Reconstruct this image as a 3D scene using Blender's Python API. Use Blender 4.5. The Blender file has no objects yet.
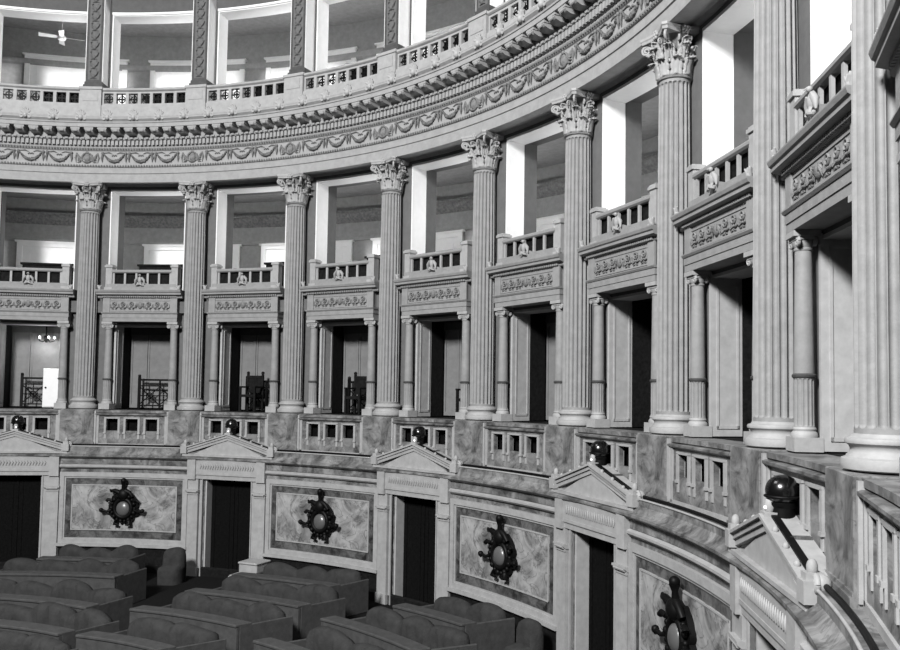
import bpy, bmesh, math, random
from mathutils import Vector, Matrix
PI = math.pi
R0 = 15.1517                 # radius of the ring of columns, metres
TH1, DTH = 2.3660, PI / 14   # angle of the first visible column, bay angle
BAY = R0 * DTH
FLOOR = -4.75
SC = bpy.context.scene
COL = SC.collection
rnd = random.Random(7)

# ------------------------------------------------------------------ camera
cd = bpy.data.cameras.new('camera')
cam = bpy.data.objects.new('camera', cd); COL.objects.link(cam)
rt = Vector((0.7216194, 0.6921369, 0.0145615)); up = Vector((0.0244665, -0.0465180, 0.9986178)); fw = Vector((-0.6918576, 0.7202657, 0.0505025))
M = Matrix(((rt.x, up.x, -fw.x, 15.15131), (rt.y, up.y, -fw.y, 0.16736), (rt.z, up.z, -fw.z, 0.63017), (0, 0, 0, 1)))
cam.matrix_world = M
cd.sensor_width = 36; cd.lens = 835.177 / 900 * 36; cd.shift_x = -11.26 / 900; cd.shift_y = 26.03 / 900; cd.clip_start = .05; cd.clip_end = 200
SC.camera = cam
SC.view_settings.view_transform = 'Standard'; SC.view_settings.look = 'None'
SC.view_settings.exposure = 0.0; SC.view_settings.gamma = 1; SC.view_settings.use_curve_mapping = False

# ------------------------------------------------------------------ world and lights
w = bpy.data.worlds.new('world'); SC.world = w; w.use_nodes = True
w.node_tree.nodes['Background'].inputs[0].default_value = (1, 1, 1, 1)
w.node_tree.nodes['Background'].inputs[1].default_value = 0.03

def area(name, loc, target, sx, sy, power):
    l = bpy.data.lights.new(name, 'AREA'); l.shape = 'RECTANGLE'; l.size = sx; l.size_y = sy; l.energy = power
    o = bpy.data.objects.new(name, l); COL.objects.link(o); o.location = loc
    o.rotation_euler = (Vector(target) - Vector(loc)).to_track_quat('-Z', 'Y').to_euler()
    return o
area('window_daylight', (13, -14, 16.5), (1, 12, 1), 4, 4, 19000)        # tall windows on the straight side of the hall
area('skylight', (0, 1, 19), (0, 6, 0), 6, 6, 1100)                 # glazed dome above the hall

# ------------------------------------------------------------------ materials
ALBEDO = .58
def mat(name, base, rough=.7, metal=0., vein=None, bump=0., scale=6., spec=.3, emit=None, grain=.12):
    if base < .7:      # all but the whites darkened evenly, cutting bounced light to deepen shade
        base *= ALBEDO
        if vein: vein = (vein[0] * ALBEDO, vein[1] * ALBEDO) + vein[2:]
    m = bpy.data.materials.new(name); m.use_nodes = True
    nt = m.node_tree; b = nt.nodes['Principled BSDF']
    b.inputs['Roughness'].default_value = rough; b.inputs['Metallic'].default_value = metal
    b.inputs['Specular IOR Level'].default_value = spec
    g = lambda v: (v, v, v, 1)
    tc = nt.nodes.new('ShaderNodeTexCoord')
    n = nt.nodes.new('ShaderNodeTexNoise'); n.inputs['Scale'].default_value = scale; n.inputs['Detail'].default_value = 9; n.inputs['Roughness'].default_value = .62
    nt.links.new(tc.outputs['Object'], n.inputs['Vector'])
    cr = nt.nodes.new('ShaderNodeValToRGB')
    cr.color_ramp.elements[0].position = .3; cr.color_ramp.elements[0].color = g(base * (1 - grain)); cr.color_ramp.elements[1].position = .7; cr.color_ramp.elements[1].color = g(min(.95, base * (1 + grain)))
    nt.links.new(n.outputs['Fac'], cr.inputs['Fac'])
    out = cr.outputs['Color']
    if vein:   # marble: dark clouds and thin veins of their own shape
        lo, hi, vs, amount = vein
        n2 = nt.nodes.new('ShaderNodeTexNoise'); n2.inputs['Scale'].default_value = vs; n2.inputs['Detail'].default_value = 8; n2.inputs['Roughness'].default_value = .65; n2.inputs['Distortion'].default_value = 1.1
        nt.links.new(tc.outputs['Object'], n2.inputs['Vector'])
        c2 = nt.nodes.new('ShaderNodeValToRGB'); e = c2.color_ramp.elements
        e[0].position = .36; e[0].color = g(lo); e[1].position = .62; e[1].color = g(hi)
        nt.links.new(n2.outputs['Fac'], c2.inputs['Fac'])
        n3 = nt.nodes.new('ShaderNodeTexNoise'); n3.inputs['Scale'].default_value = vs * .9; n3.inputs['Detail'].default_value = 6; n3.inputs['Distortion'].default_value = 2.2
        mp = nt.nodes.new('ShaderNodeMapping'); mp.inputs['Location'].default_value = (5, 3, 9)
        nt.links.new(tc.outputs['Object'], mp.inputs['Vector']); nt.links.new(mp.outputs['Vector'], n3.inputs['Vector'])
        c3 = nt.nodes.new('ShaderNodeValToRGB'); e = c3.color_ramp.elements
        e[0].position = .475; e[0].color = (1, 1, 1, 1); e[1].position = .5; e[1].color = g(1 - amount)
        k = c3.color_ramp.elements.new(.525); k.color = (1, 1, 1, 1)
        nt.links.new(n3.outputs['Fac'], c3.inputs['Fac'])
        mx = nt.nodes.new('ShaderNodeMix'); mx.data_type = 'RGBA'; mx.blend_type = 'MULTIPLY'; mx.inputs['Factor'].default_value = 1
        nt.links.new(c2.outputs['Color'], mx.inputs[6]); nt.links.new(c3.outputs['Color'], mx.inputs[7])
        mx2 = nt.nodes.new('ShaderNodeMix'); mx2.data_type = 'RGBA'; mx2.blend_type = 'MULTIPLY'; mx2.inputs['Factor'].default_value = 1
        gg = nt.nodes.new('ShaderNodeValToRGB'); gg.color_ramp.elements[0].position = .3; gg.color_ramp.elements[0].color = g(.8); gg.color_ramp.elements[1].position = .7
        nt.links.new(n.outputs['Fac'], gg.inputs['Fac'])
        nt.links.new(mx.outputs[2], mx2.inputs[6]); nt.links.new(gg.outputs['Color'], mx2.inputs[7]); out = mx2.outputs[2]
    nt.links.new(out, b.inputs['Base Color'])
    if bump:
        bp = nt.nodes.new('ShaderNodeBump'); bp.inputs['Strength'].default_value = bump; bp.inputs['Distance'].default_value = .02
        nb = nt.nodes.new('ShaderNodeTexNoise'); nb.inputs['Scale'].default_value = scale * 6; nb.inputs['Detail'].default_value = 5
        nt.links.new(tc.outputs['Object'], nb.inputs['Vector']); nt.links.new(nb.outputs['Fac'], bp.inputs['Height']); nt.links.new(bp.outputs['Normal'], b.inputs['Normal'])
    if emit:
        b.inputs['Emission Color'].default_value = g(1); b.inputs['Emission Strength'].default_value = emit
    return m
STONE = mat('column_stone', .40, .65, bump=.15, grain=.14)
TRIM = mat('pale_stone', .53, .6, bump=.12, grain=.14)
ENT = mat('entablature_plaster', .48, .7, bump=.1)
ORN = mat('relief_plaster', .27, .7, bump=.25, scale=12, grain=.45)
DSTONE = mat('dark_carved_stone', .10, .7, bump=.25, grain=.3)
RELIEF_D = mat('darkened_relief', .20, .6, bump=.2, scale=12, grain=.5)
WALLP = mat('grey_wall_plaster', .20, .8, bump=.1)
WHITE = mat('white_paint_and_lit_faces', .74, .55, grain=.04)  # white things, also reveals whose brightness is put into the colour
REVEAL = mat('pale_marble_lining', .64, .5, grain=.12, bump=.05)
MARBLE = mat('clouded_grey_marble', .4, .45, vein=(.09, .47, 1.6, .4), bump=.08, spec=.4)
MARBLE_D = mat('dark_veined_marble', .3, .45, vein=(.03, .24, 2.6, .4), bump=.08, spec=.4)
MARBLE_L = mat('light_veined_marble', .5, .45, vein=(.18, .64, 1.4, .55), bump=.05, spec=.4)
ROOM = mat('gallery_plaster', .46, .85, bump=.1, grain=.15)
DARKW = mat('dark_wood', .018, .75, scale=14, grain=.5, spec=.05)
SCREEN = mat('painted_screen', .30, .7, bump=.05)
IRON = mat('black_iron', .006, .5, spec=.14, grain=.3)
GLOSS = mat('black_gloss_enamel', .006, .22, spec=.7, grain=.3)
CLOTH = mat('grey_dust_cloth', .06, .95, bump=.6, scale=5, grain=.25, spec=.1)
DESK = mat('desk_wood', .085, .8, bump=.3, scale=8, grain=.25)
CARPET = mat('dark_carpet', .02, .95, bump=.4, scale=20, grain=.3, spec=.03)
GLASS = mat('frosted_glass', .16, .3, spec=.7, grain=.05)
BULB = mat('lit_bulb', .9, .4, emit=2.5)
DARKG = mat('dark_leather_and_hole_shade', .009, .85, scale=20, grain=.5, spec=.03)

# ------------------------------------------------------------------ frames and mesh helpers
def theta(k): return TH1 - (k - 1) * DTH
def frame(k):
    t = theta(k)
    return Matrix.Translation((R0 * math.cos(t), R0 * math.sin(t), 0)) @ Matrix.Rotation(t - PI / 2, 4, 'Z')
def bend(bm):
    """u along the ring, v outward, z up -> curved round the hall's centre"""
    for v in bm.verts:
        a = v.co.x / R0; r = R0 + v.co.y
        v.co.x, v.co.y = r * math.sin(a), r * math.cos(a) - R0
    return bm
def prism_u(bm, prof, u0, u1, seg=None, cap=True):
    """closed profile [(v,z)] swept along u"""
    if seg is None: seg = max(1, int(math.ceil(abs(u1 - u0) / .45)))
    rings = [[bm.verts.new((u0 + (u1 - u0) * i / seg, v, z)) for v, z in prof] for i in range(seg + 1)]
    n = len(prof)
    for i in range(seg):
        for j in range(n):
            bm.faces.new((rings[i][j], rings[i][(j + 1) % n], rings[i + 1][(j + 1) % n], rings[i + 1][j]))
    if cap:
        bm.faces.new(rings[0]); bm.faces.new(list(reversed(rings[-1])))
def bx(bm, u0, u1, v0, v1, z0, z1, seg=None):
    prism_u(bm, [(v0, z0), (v1, z0), (v1, z1), (v0, z1)], u0, u1, seg)
def prism_v(bm, poly, v0, v1):
    """closed polygon [(u,z)] swept along v"""
    a = [bm.verts.new((u, v0, z)) for u, z in poly]; b = [bm.verts.new((u, v1, z)) for u, z in poly]
    n = len(poly)
    for j in range(n): bm.faces.new((a[j], b[j], b[(j + 1) % n], a[(j + 1) % n]))
    bm.faces.new(a); bm.faces.new(list(reversed(b)))
def lathe(bm, prof, seg=24, c=(0, 0), a0=0, rfun=None):
    rings = []
    for r, z in prof:
        ring = []
        for i in range(seg):
            a = 2 * PI * i / seg + a0; rr = r * (rfun(a, z) if rfun else 1)
            ring.append(bm.verts.new((c[0] + rr * math.cos(a), c[1] + rr * math.sin(a), z)))
        rings.append(ring)
    for i in range(len(rings) - 1):
        for j in range(seg):
            bm.faces.new((rings[i][j], rings[i][(j + 1) % seg], rings[i + 1][(j + 1) % seg], rings[i + 1][j]))
    bm.faces.new(list(reversed(rings[0]))); bm.faces.new(rings[-1])
def tube(bm, pts, rad, seg=6):
    pts = [Vector(p) for p in pts]; n = len(pts)
    if not isinstance(rad, (list, tuple)): rad = [rad] * n
    rings = []; prev = None
    for i, p in enumerate(pts):
        t = (pts[min(i + 1, n - 1)] - pts[max(i - 1, 0)]).normalized()
        ref = prev if prev is not None else (Vector((0, 0, 1)) if abs(t.z) < .9 else Vector((0, 1, 0)))
        x = (ref - t * ref.dot(t)).normalized(); y = t.cross(x); prev = x
        rings.append([bm.verts.new(p + (x * math.cos(2 * PI * j / seg) + y * math.sin(2 * PI * j / seg)) * rad[i]) for j in range(seg)])
    for i in range(n - 1):
        for j in range(seg): bm.faces.new((rings[i][j], rings[i][(j + 1) % seg], rings[i + 1][(j + 1) % seg], rings[i + 1][j]))
    bm.faces.new(list(reversed(rings[0]))); bm.faces.new(rings[-1])
def ball(bm, c, r, sz=1., seg=12, rings=8, sy=1.):
    m = Matrix.Translation(c) @ Matrix.Diagonal((r, r * sy, r * sz, 1))
    bmesh.ops.create_uvsphere(bm, u_segments=seg, v_segments=rings, radius=1, matrix=m)
def ring_of(bm, c, R, r, n=20, seg=6, plane='uz'):
    pts = []
    for i in range(n + 1):
        a = 2 * PI * i / n
        pts.append((c[0] + R * math.cos(a), c[1], c[2] + R * math.sin(a)) if plane == 'uz' else (c[0] + R * math.cos(a), c[1] + R * math.sin(a), c[2]))
    tube(bm, pts, r, seg)
def NB(): return bmesh.new()
def obj(name, bm, m, parent=None, smooth=None, bevel=0, curved=True, mod=None):
    if curved: bend(bm)
    bmesh.ops.recalc_face_normals(bm, faces=bm.faces)
    me = bpy.data.meshes.new(name); bm.to_mesh(me); bm.free()
    me.materials.append(m)
    if smooth is not None:
        me.polygons.foreach_set('use_smooth', [True] * len(me.polygons))
        if smooth < 180:
            me.set_sharp_from_angle(angle=math.radians(smooth))
    o = bpy.data.objects.new(name, me); COL.objects.link(o)
    if parent: o.parent = parent
    if bevel:
        b = o.modifiers.new('bevel', 'BEVEL'); b.width = bevel; b.segments = 1; b.limit_method = 'ANGLE'
    return o
def fobj(name, bm, m, parent=None, smooth=None, bevel=0, **kw): return obj(name, bm, m, parent, smooth, bevel, curved=False)
def tag(o, label=None, cat=None, group=None, kind=None):
    if label: o['label'] = label
    if cat: o['category'] = cat
    if group: o['group'] = group
    if kind: o['kind'] = kind
    return o
def empty(name, k, label, cat, group=None, kind=None):
    o = bpy.data.objects.new(name, None); COL.objects.link(o); o.matrix_world = frame(k); o.empty_display_size = .2
    return tag(o, label, cat, group, kind)
KIDS = {}
def children(o): return [c for c in bpy.data.objects if c.parent == o]
def copy_tree(o, k=None, parent=None, label=None):
    c = o.copy(); COL.objects.link(c)
    if parent: c.parent = parent
    if k is not None: c.matrix_world = frame(k)
    if label: c['label'] = label
    for ch in KIDS.setdefault(o.name, children(o)): copy_tree(ch, parent=c)
    return c
ORDN = ['first', 'second', 'third', 'fourth', 'fifth', 'sixth', 'seventh', 'eighth', 'ninth', 'tenth', 'eleventh']
def struct(name, bm, m, k=5, smooth=None, parent=None):
    o = obj(name, bm, m, parent, smooth)
    if not parent: o.matrix_world = frame(k); o['kind'] = 'structure'
    return o
UA, UB = (-1.5 - 5) * BAY, (10.5 - 5) * BAY     # how far the ring is built, seen from bay 5

# ------------------------------------------------------------------ structure: floor, walls, gallery slabs
bm = NB(); lathe(bm, [(22, FLOOR - .3), (22, FLOOR)], 96); o = obj('floor', bm, CARPET, curved=False); tag(o, kind='structure')

def ring_struct(name, prof, m, u0=UA, u1=UB, smooth=None):
    b = NB(); prism_u(b, prof, u0, u1, seg=int((u1 - u0) / .25)); return struct(name, b, m, smooth=smooth)
# lower wall with door openings at k = .5, 2.5 ...; wall between openings
DO = .235 * BAY; DZ = -1.93
b = NB(); kd = [-1.5, .5, 2.5, 4.5, 6.5, 8.5, 10.5]
for a, c in zip(kd[:-1], kd[1:]): bx(b, (a - 5) * BAY + DO, (c - 5) * BAY - DO, -.60, .0, FLOOR, DZ)
bx(b, UA, UB, -.60, .0, DZ, -1.1, seg=160)
struct('wall_lower', b, MARBLE)
# mouldings on the lower wall: architrave line, frieze, cornice with coved top rising to the parapet
ring_struct('trim_1', [(-.6, -1.74), (-.66, -1.74), (-.70, -1.70), (-.70, -1.66), (-.64, -1.63), (-.6, -1.63)], TRIM)
ring_struct('trim_2', [(-.55, -1.62), (-.635, -1.62), (-.635, -1.46), (-.70, -1.44), (-.78, -1.39), (-.78, -1.35), (-.70, -1.32), (-.52, -1.13), (-.50, -1.11), (-.3, -1.11)], MARBLE)
ring_struct('baseboard_lower', [(-.58, FLOOR), (-.66, FLOOR), (-.66, FLOOR + .22), (-.60, FLOOR + .26)], DARKW)
# parapet zone body behind pedestals
ring_struct('wall_parapet', [(-.3, -1.12), (-.36, -1.12), (-.36, -.72), (-.30, -.72)], MARBLE)
# gallery floors and ceilings
ring_struct('floor_lower_gallery', [(.26, -.3), (.26, -.02), (5.4, -.02), (5.4, -.3)], DARKW)
ring_struct('floor_edge', [(-.36, -.10), (-.36, -.03), (.26, -.03), (.26, -.3), (-.1, -.3), (-.1, -.14), (-.3, -.14)], MARBLE)
ring_struct('floor_upper_gallery', [(.1, 2.95), (.1, 3.3), (4.4, 3.3), (4.4, 2.95)], WALLP)
ring_struct('ceiling_upper_gallery', [(.8, 7.25), (.8, 7.45), (4.6, 7.45), (4.6, 7.25)], ROOM)
ring_struct('floor_attic', [(-.2, 8.5), (-.2, 8.7), (4.6, 8.7), (4.6, 8.5)], ROOM)
ring_struct('ceiling_attic', [(-.6, 13.3), (-.6, 13.6), (4.6, 13.6), (4.6, 13.3)], ROOM)
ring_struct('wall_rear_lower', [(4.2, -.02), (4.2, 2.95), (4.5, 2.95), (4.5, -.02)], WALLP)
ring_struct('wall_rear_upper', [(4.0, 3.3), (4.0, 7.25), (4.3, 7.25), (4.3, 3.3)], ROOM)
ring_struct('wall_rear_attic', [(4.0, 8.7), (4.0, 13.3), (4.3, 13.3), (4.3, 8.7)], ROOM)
ring_struct('trim_3', [(4.0, 6.35), (3.86, 6.5), (3.8, 6.62), (3.72, 6.66), (3.72, 6.74), (4.0, 6.74)], ORN)
ring_struct('trim_4', [(4.0, 12.0), (3.9, 12.05), (3.86, 12.2), (4.0, 12.25)], ROOM)
ring_struct('trim_5', [(4.0, 5.72), (3.95, 5.74), (3.95, 5.82), (4.0, 5.84)], ROOM)
# the wall behind the columns: piers and lintels, bay by bay
b = NB()
for n in range(-1, 10):
    u = (n + .5 - 5) * BAY; H = BAY
    for s in (-1, 1):
        bx(b, u + s * .5 * H, u + s * .35 * H, .25, .8, 0, 7.2)
        bx(b, u + s * .35 * H, u + s * .262 * H, .25, .8, 0, 3.35)
    bx(b, u - .262 * H, u + .262 * H, .25, .8, 2.58, 3.35); bx(b, u - .35 * H, u + .35 * H, .25, .8, 6.78, 7.2)
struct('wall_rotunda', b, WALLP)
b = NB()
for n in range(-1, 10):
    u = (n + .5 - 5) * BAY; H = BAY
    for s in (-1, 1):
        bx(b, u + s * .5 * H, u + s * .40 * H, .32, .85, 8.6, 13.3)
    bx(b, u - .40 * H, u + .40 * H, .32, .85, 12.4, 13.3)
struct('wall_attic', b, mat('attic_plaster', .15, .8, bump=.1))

# ------------------------------------------------------------------ entablature
ENTT = empty('entablature', 5, 'curved classical entablature with garland frieze, dentils and brackets above the tall columns', 'entablature')
e0, e1 = UA, UB; SEG = 300
def ent(name, prof, m, parent=ENTT, smooth=None):
    b = NB(); prism_u(b, prof, e0, e1, seg=SEG); return obj(name, b, m, parent, smooth)
ent('architrave', [(-.33, 6.90), (-.33, 7.155), (-.36, 7.165), (-.36, 7.345), (-.40, 7.355), (-.415, 7.385), (-.40, 7.42), (.9, 7.42), (.9, 7.2), (.26, 7.2), (.26, 6.90), (.2, 6.90), (.16, 6.96), (-.2, 6.96), (-.24, 6.90)], ENT)
ent('frieze', [(-.375, 7.42), (-.375, 7.84), (.5, 7.84), (.5, 7.42)], ENT)
ent('bed_moulding', [(-.375, 7.84), (-.41, 7.86), (-.45, 7.93), (-.45, 7.965), (-.47, 7.97), (-.47, 8.135), (-.55, 8.14), (-.50, 8.16), (-.50, 8.44), (.5, 8.44), (.5, 7.84)], ENT)
cor = ent('cornice', [(-.55, 8.44), (-.87, 8.44), (-.87, 8.55), (-.895, 8.56), (-.90, 8.60), (-.96, 8.66), (-.955, 8.70), (-.90, 8.715), (-.3, 8.80), (.5, 8.80), (.5, 8.44)], ENT)
NB_K = [n for n in range(-1, 10)]
b = NB()
n = int((e1 - e0) / (BAY / 26))
for i in range(n):
    u = e0 + (i + .5) * BAY / 26; bx(b, u - .042, u + .042, -.55, -.46, 7.985, 8.125, seg=1)
obj('dentil_course', b, ENT, ENTT)
b = NB()
for i in range(int((e1 - e0) / (BAY / 40))):
    u = e0 + (i + .5) * BAY / 40; ball(b, (u, -.415, 7.388), .03, seg=6, rings=4); ball(b, (u, -.435, 7.90), .034, seg=6, rings=4)
obj('bead_course', b, ORN, ENTT)
b = NB()
for i in range(int((e1 - e0) / (BAY / 20))):
    u = e0 + (i + .5) * BAY / 20; bx(b, u - .05, u + .05, -.56, -.5, 8.17, 8.22, seg=1)
prism_u(b, [(-.49, 8.18), (-.515, 8.18), (-.515, 8.21), (-.49, 8.21)], e0, e1, SEG); obj('egg_course', b, ENT, ENTT)
b = NB(); bx(b, -.145, .145, -.85, -.5, 8.38, 8.44, seg=1)
prism_u(b, [(-.6, 8.27), (-.70, 8.27), (-.80, 8.31), (-.84, 8.35), (-.84, 8.385), (-.5, 8.385), (-.5, 8.27)], -.125, .125, 1)
prism_u(b, [(-.84, 8.31), (-.86, 8.33), (-.86, 8.37), (-.84, 8.385)], -.06, .06, 1)
BRACKET = obj('bracket', b, ENT, ENTT)
# relief of the frieze, darker than its ground: garlands, emblems
def garland_bm():
    b = NB(); W = BAY / 4
    for s in (-1, 1):
        tube(b, [(s * W * .42, -.40, 7.76), (s * W * .45, -.41, 7.62), (s * W * .44, -.40, 7.5)], [.03, .035, .008], 6)
        ball(b, (s * W * .43, -.40, 7.77), .05, seg=8, rings=5)
        tube(b, [(s * W * .43, -.39, 7.78), (s * W * .2, -.39, 7.8), (s * W * .08, -.39, 7.76)], [.014, .02, .008], 5)
    rr = random.Random(3)
    for i in range(15):
        t = -1 + 2 * i / 14; u = t * W * .36; z = 7.52 + .20 * t * t; r = .05 * (1 - .45 * t * t)
        ball(b, (u, -.40, z), r, seg=7, rings=5)
        ball(b, (u + rr.uniform(-.03, .03), -.43, z + rr.uniform(-.04, .05)), r * .55, seg=6, rings=4)
        if i % 2: tube(b, [(u, -.41, z), (u + .03 * (1 if t > 0 else -1), -.43, z + .07)], [.025, .004], 5)
    for i in range(5): ball(b, (W * (-.08 + .04 * i), -.39, 7.70 + .02 * (i % 2)), .022, seg=6, rings=4)
    return b
def emblem_bm():
    b = NB(); ball(b, (0, -.39, 7.63), .10, sz=1.3, sy=.5); ring_of(b, (0, -.40, 7.63), .15, .025, 14)
    for s in (-1, 1):
        for k in range(5):
            a = .4 + k * .5; tube(b, [(s * .14, -.39, 7.63 + .1 * math.cos(a * 1.2)), (s * (.22 + .02 * k), -.41, 7.5 + .055 * k), (s * .3, -.39, 7.48 + .07 * k)], [.03, .03, .005], 5)
        tube(b, [(s * .32, -.39, 7.78), (s * .36, -.40, 7.62), (s * .33, -.39, 7.47)], [.02, .03, .006], 5)
    ball(b, (0, -.40, 7.79), .045, seg=8, rings=5)
    return b
def place_part(src, us, parent):
    for i, u in enumerate(us):
        o = src if i == 0 else src.copy()
        if i: COL.objects.link(o); o.parent = parent
        a = u / R0
        o.matrix_local = Matrix.Translation((R0 * math.sin(a), R0 * math.cos(a) - R0, 0)) @ Matrix.Rotation(-a, 4, 'Z')
place_part(BRACKET, [e0 + (i + .5) * BAY / 8 for i in range(6, 84)], ENTT)
g = obj('garland', garland_bm(), RELIEF_D, ENTT, 60)
place_part(g, [(n - 5 + q) * BAY for n in range(0, 10) for q in (.25, .5, .75)], ENTT)
g = obj('emblem', emblem_bm(), ORN, ENTT, 60)
place_part(g, [(n - 5) * BAY for n in range(0, 10)], ENTT)
def antefix_bm(big=False):
    b = NB()
    for k in range(5):
        a = (k - 2) * .5; tube(b, [(0, -.93, 8.68), (.09 * math.sin(a), -.94, 8.72 + .09 * math.cos(a)), (.15 * math.sin(a), -.97, 8.70 + .15 * math.cos(a))], [.03, .035, .01], 6)
    ball(b, (0, -.96, 8.69), .06, seg=10, rings=6)
    for s in (-1, 1): ring_of(b, (s * .09, -.95, 8.68), .035, .016, 10)
    bmesh.ops.scale(b, vec=(1.3, 1.1, 1.45), space=Matrix.Translation((0, .93, -8.66)), verts=b.verts)
    return b
g = obj('antefix', antefix_bm(), TRIM, ENTT, 60)
place_part(g, [(n - 5 + q) * BAY for n in range(0, 9) for q in (0, .25, .5, .75)], ENTT)
b = NB()
for i in range(int((e1 - e0) / (BAY / 4))):
    u = e0 + i * BAY / 4; tube(b, [(u + .13 + j * .12, -.925, 8.72) for j in range(6)], .035, 8)
obj('gutter_roll', b, ENT, ENTT, 60)

# ------------------------------------------------------------------ columns
def flute(N, D, z0, z1, w):
    def f(a, z):
        t = ((a * N / (2 * PI)) % 1.0) * 2 - 1          # -1..1 across one flute and its fillets
        t /= .86
        if abs(t) >= 1: return 0
        s = min(z - z0, z1 - z); h = 0
        if s <= 0: return 0
        if s < w: h = 1 - s / w
        q = 1 - t * t - h * h
        return D * math.sqrt(q) if q > 0 else 0
    return f
def fluted(bm, N, z0, z1, r0, r1, D, end, per=10, c=(0, 0), entasis=.0):
    w = .86 * PI * r0 / N
    zs = [z0, z0 + end * .5] + [z0 + end + w * q for q in (0, .04, .15, .35, .65, 1.)]
    zs += [z0 + (z1 - z0) * q for q in (.25, .5, .75)]
    zs += [z1 - end - w * q for q in (1., .65, .35, .15, .04, 0)] + [z1 - end * .5, z1]
    f = flute(N, D, z0 + end, z1 - end, w); seg = N * per; rings = []
    for z in zs:
        t = (z - z0) / (z1 - z0); r = r0 + (r1 - r0) * t + entasis * math.sin(PI * t)
        rings.append([bm.verts.new((c[0] + (r - f(2 * PI * (i + .5) / seg, z)) * math.cos(2 * PI * (i + .5) / seg), c[1] + (r - f(2 * PI * (i + .5) / seg, z)) * math.sin(2 * PI * (i + .5) / seg), z)) for i in range(seg)])
    for i in range(len(rings) - 1):
        for j in range(seg): bm.faces.new((rings[i][j], rings[i][(j + 1) % seg], rings[i + 1][(j + 1) % seg], rings[i + 1][j]))
    bm.faces.new(list(reversed(rings[0]))); bm.faces.new(rings[-1])

def leaf(bm, ang, r0, z0, h, wd, curl, nu=8, nv=10):
    """acanthus leaf on a bell: lobed outline, raised midrib, tip curling outward"""
    rows = []; c = curl * .5; zb = h - c
    for i in range(nv + 1):
        t = i / nv
        if t < .55: r = r0 + .045 * (t / .55) ** 2; z = z0 + zb * t / .55
        else:
            q = (t - .55) / .45 * 2.7; r = r0 + .045 + c * (1 - math.cos(q)); z = z0 + zb + c * math.sin(q)
        lobe = .78 + .30 * abs(math.sin(t * PI * 3.5 + .5))
        half = wd * lobe * (1.06 if t < .6 else 1.06 - .9 * (t - .6)) * .5
        row = []
        for j in range(nu + 1):
            s = (j / nu) * 2 - 1
            a = ang + s * half / r
            rr = r + .03 * (1 - abs(s)) + .02 * math.cos(s * 9) + .012 * abs(s) * (1 if i % 2 else -.4)
            row.append(bm.verts.new((rr * math.cos(a), rr * math.sin(a), z - abs(s) ** 2 * .02)))
        rows.append(row)
    for i in range(nv):
        for j in range(nu): bm.faces.new((rows[i][j], rows[i][j + 1], rows[i + 1][j + 1], rows[i + 1][j]))
Z1, Z2, ZT = .3257, 6.036, 6.90
def spiral(bm, ang, rstart, zstart, rend, zend, R, turns, rad, side=0):
    """stalk rising from the leaves that ends in a scroll; lies in the vertical plane at angle ang"""
    d = Vector((math.cos(ang), math.sin(ang), 0)); n = Vector((-d.y, d.x, 0)); pts = []; rs = []
    for i in range(7):
        t = i / 7; p = d * (rstart + (rend - rstart) * t ** 1.6) + Vector((0, 0, zstart + (zend + R - zstart) * (1 - (1 - t) ** 1.5))) + n * side * (1 - t)
        pts.append(p); rs.append(rad * (.7 + .3 * t))
    m = int(10 * turns)
    for i in range(m + 1):
        t = i / m; a = PI / 2 - t * turns * 2 * PI; q = R * (1 - .8 * t)
        pts.append(d * (rend + q * math.cos(a)) + Vector((0, 0, zend + q * math.sin(a)))); rs.append(rad * (1 - .3 * t))
    tube(bm, pts, rs, 8)
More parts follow.
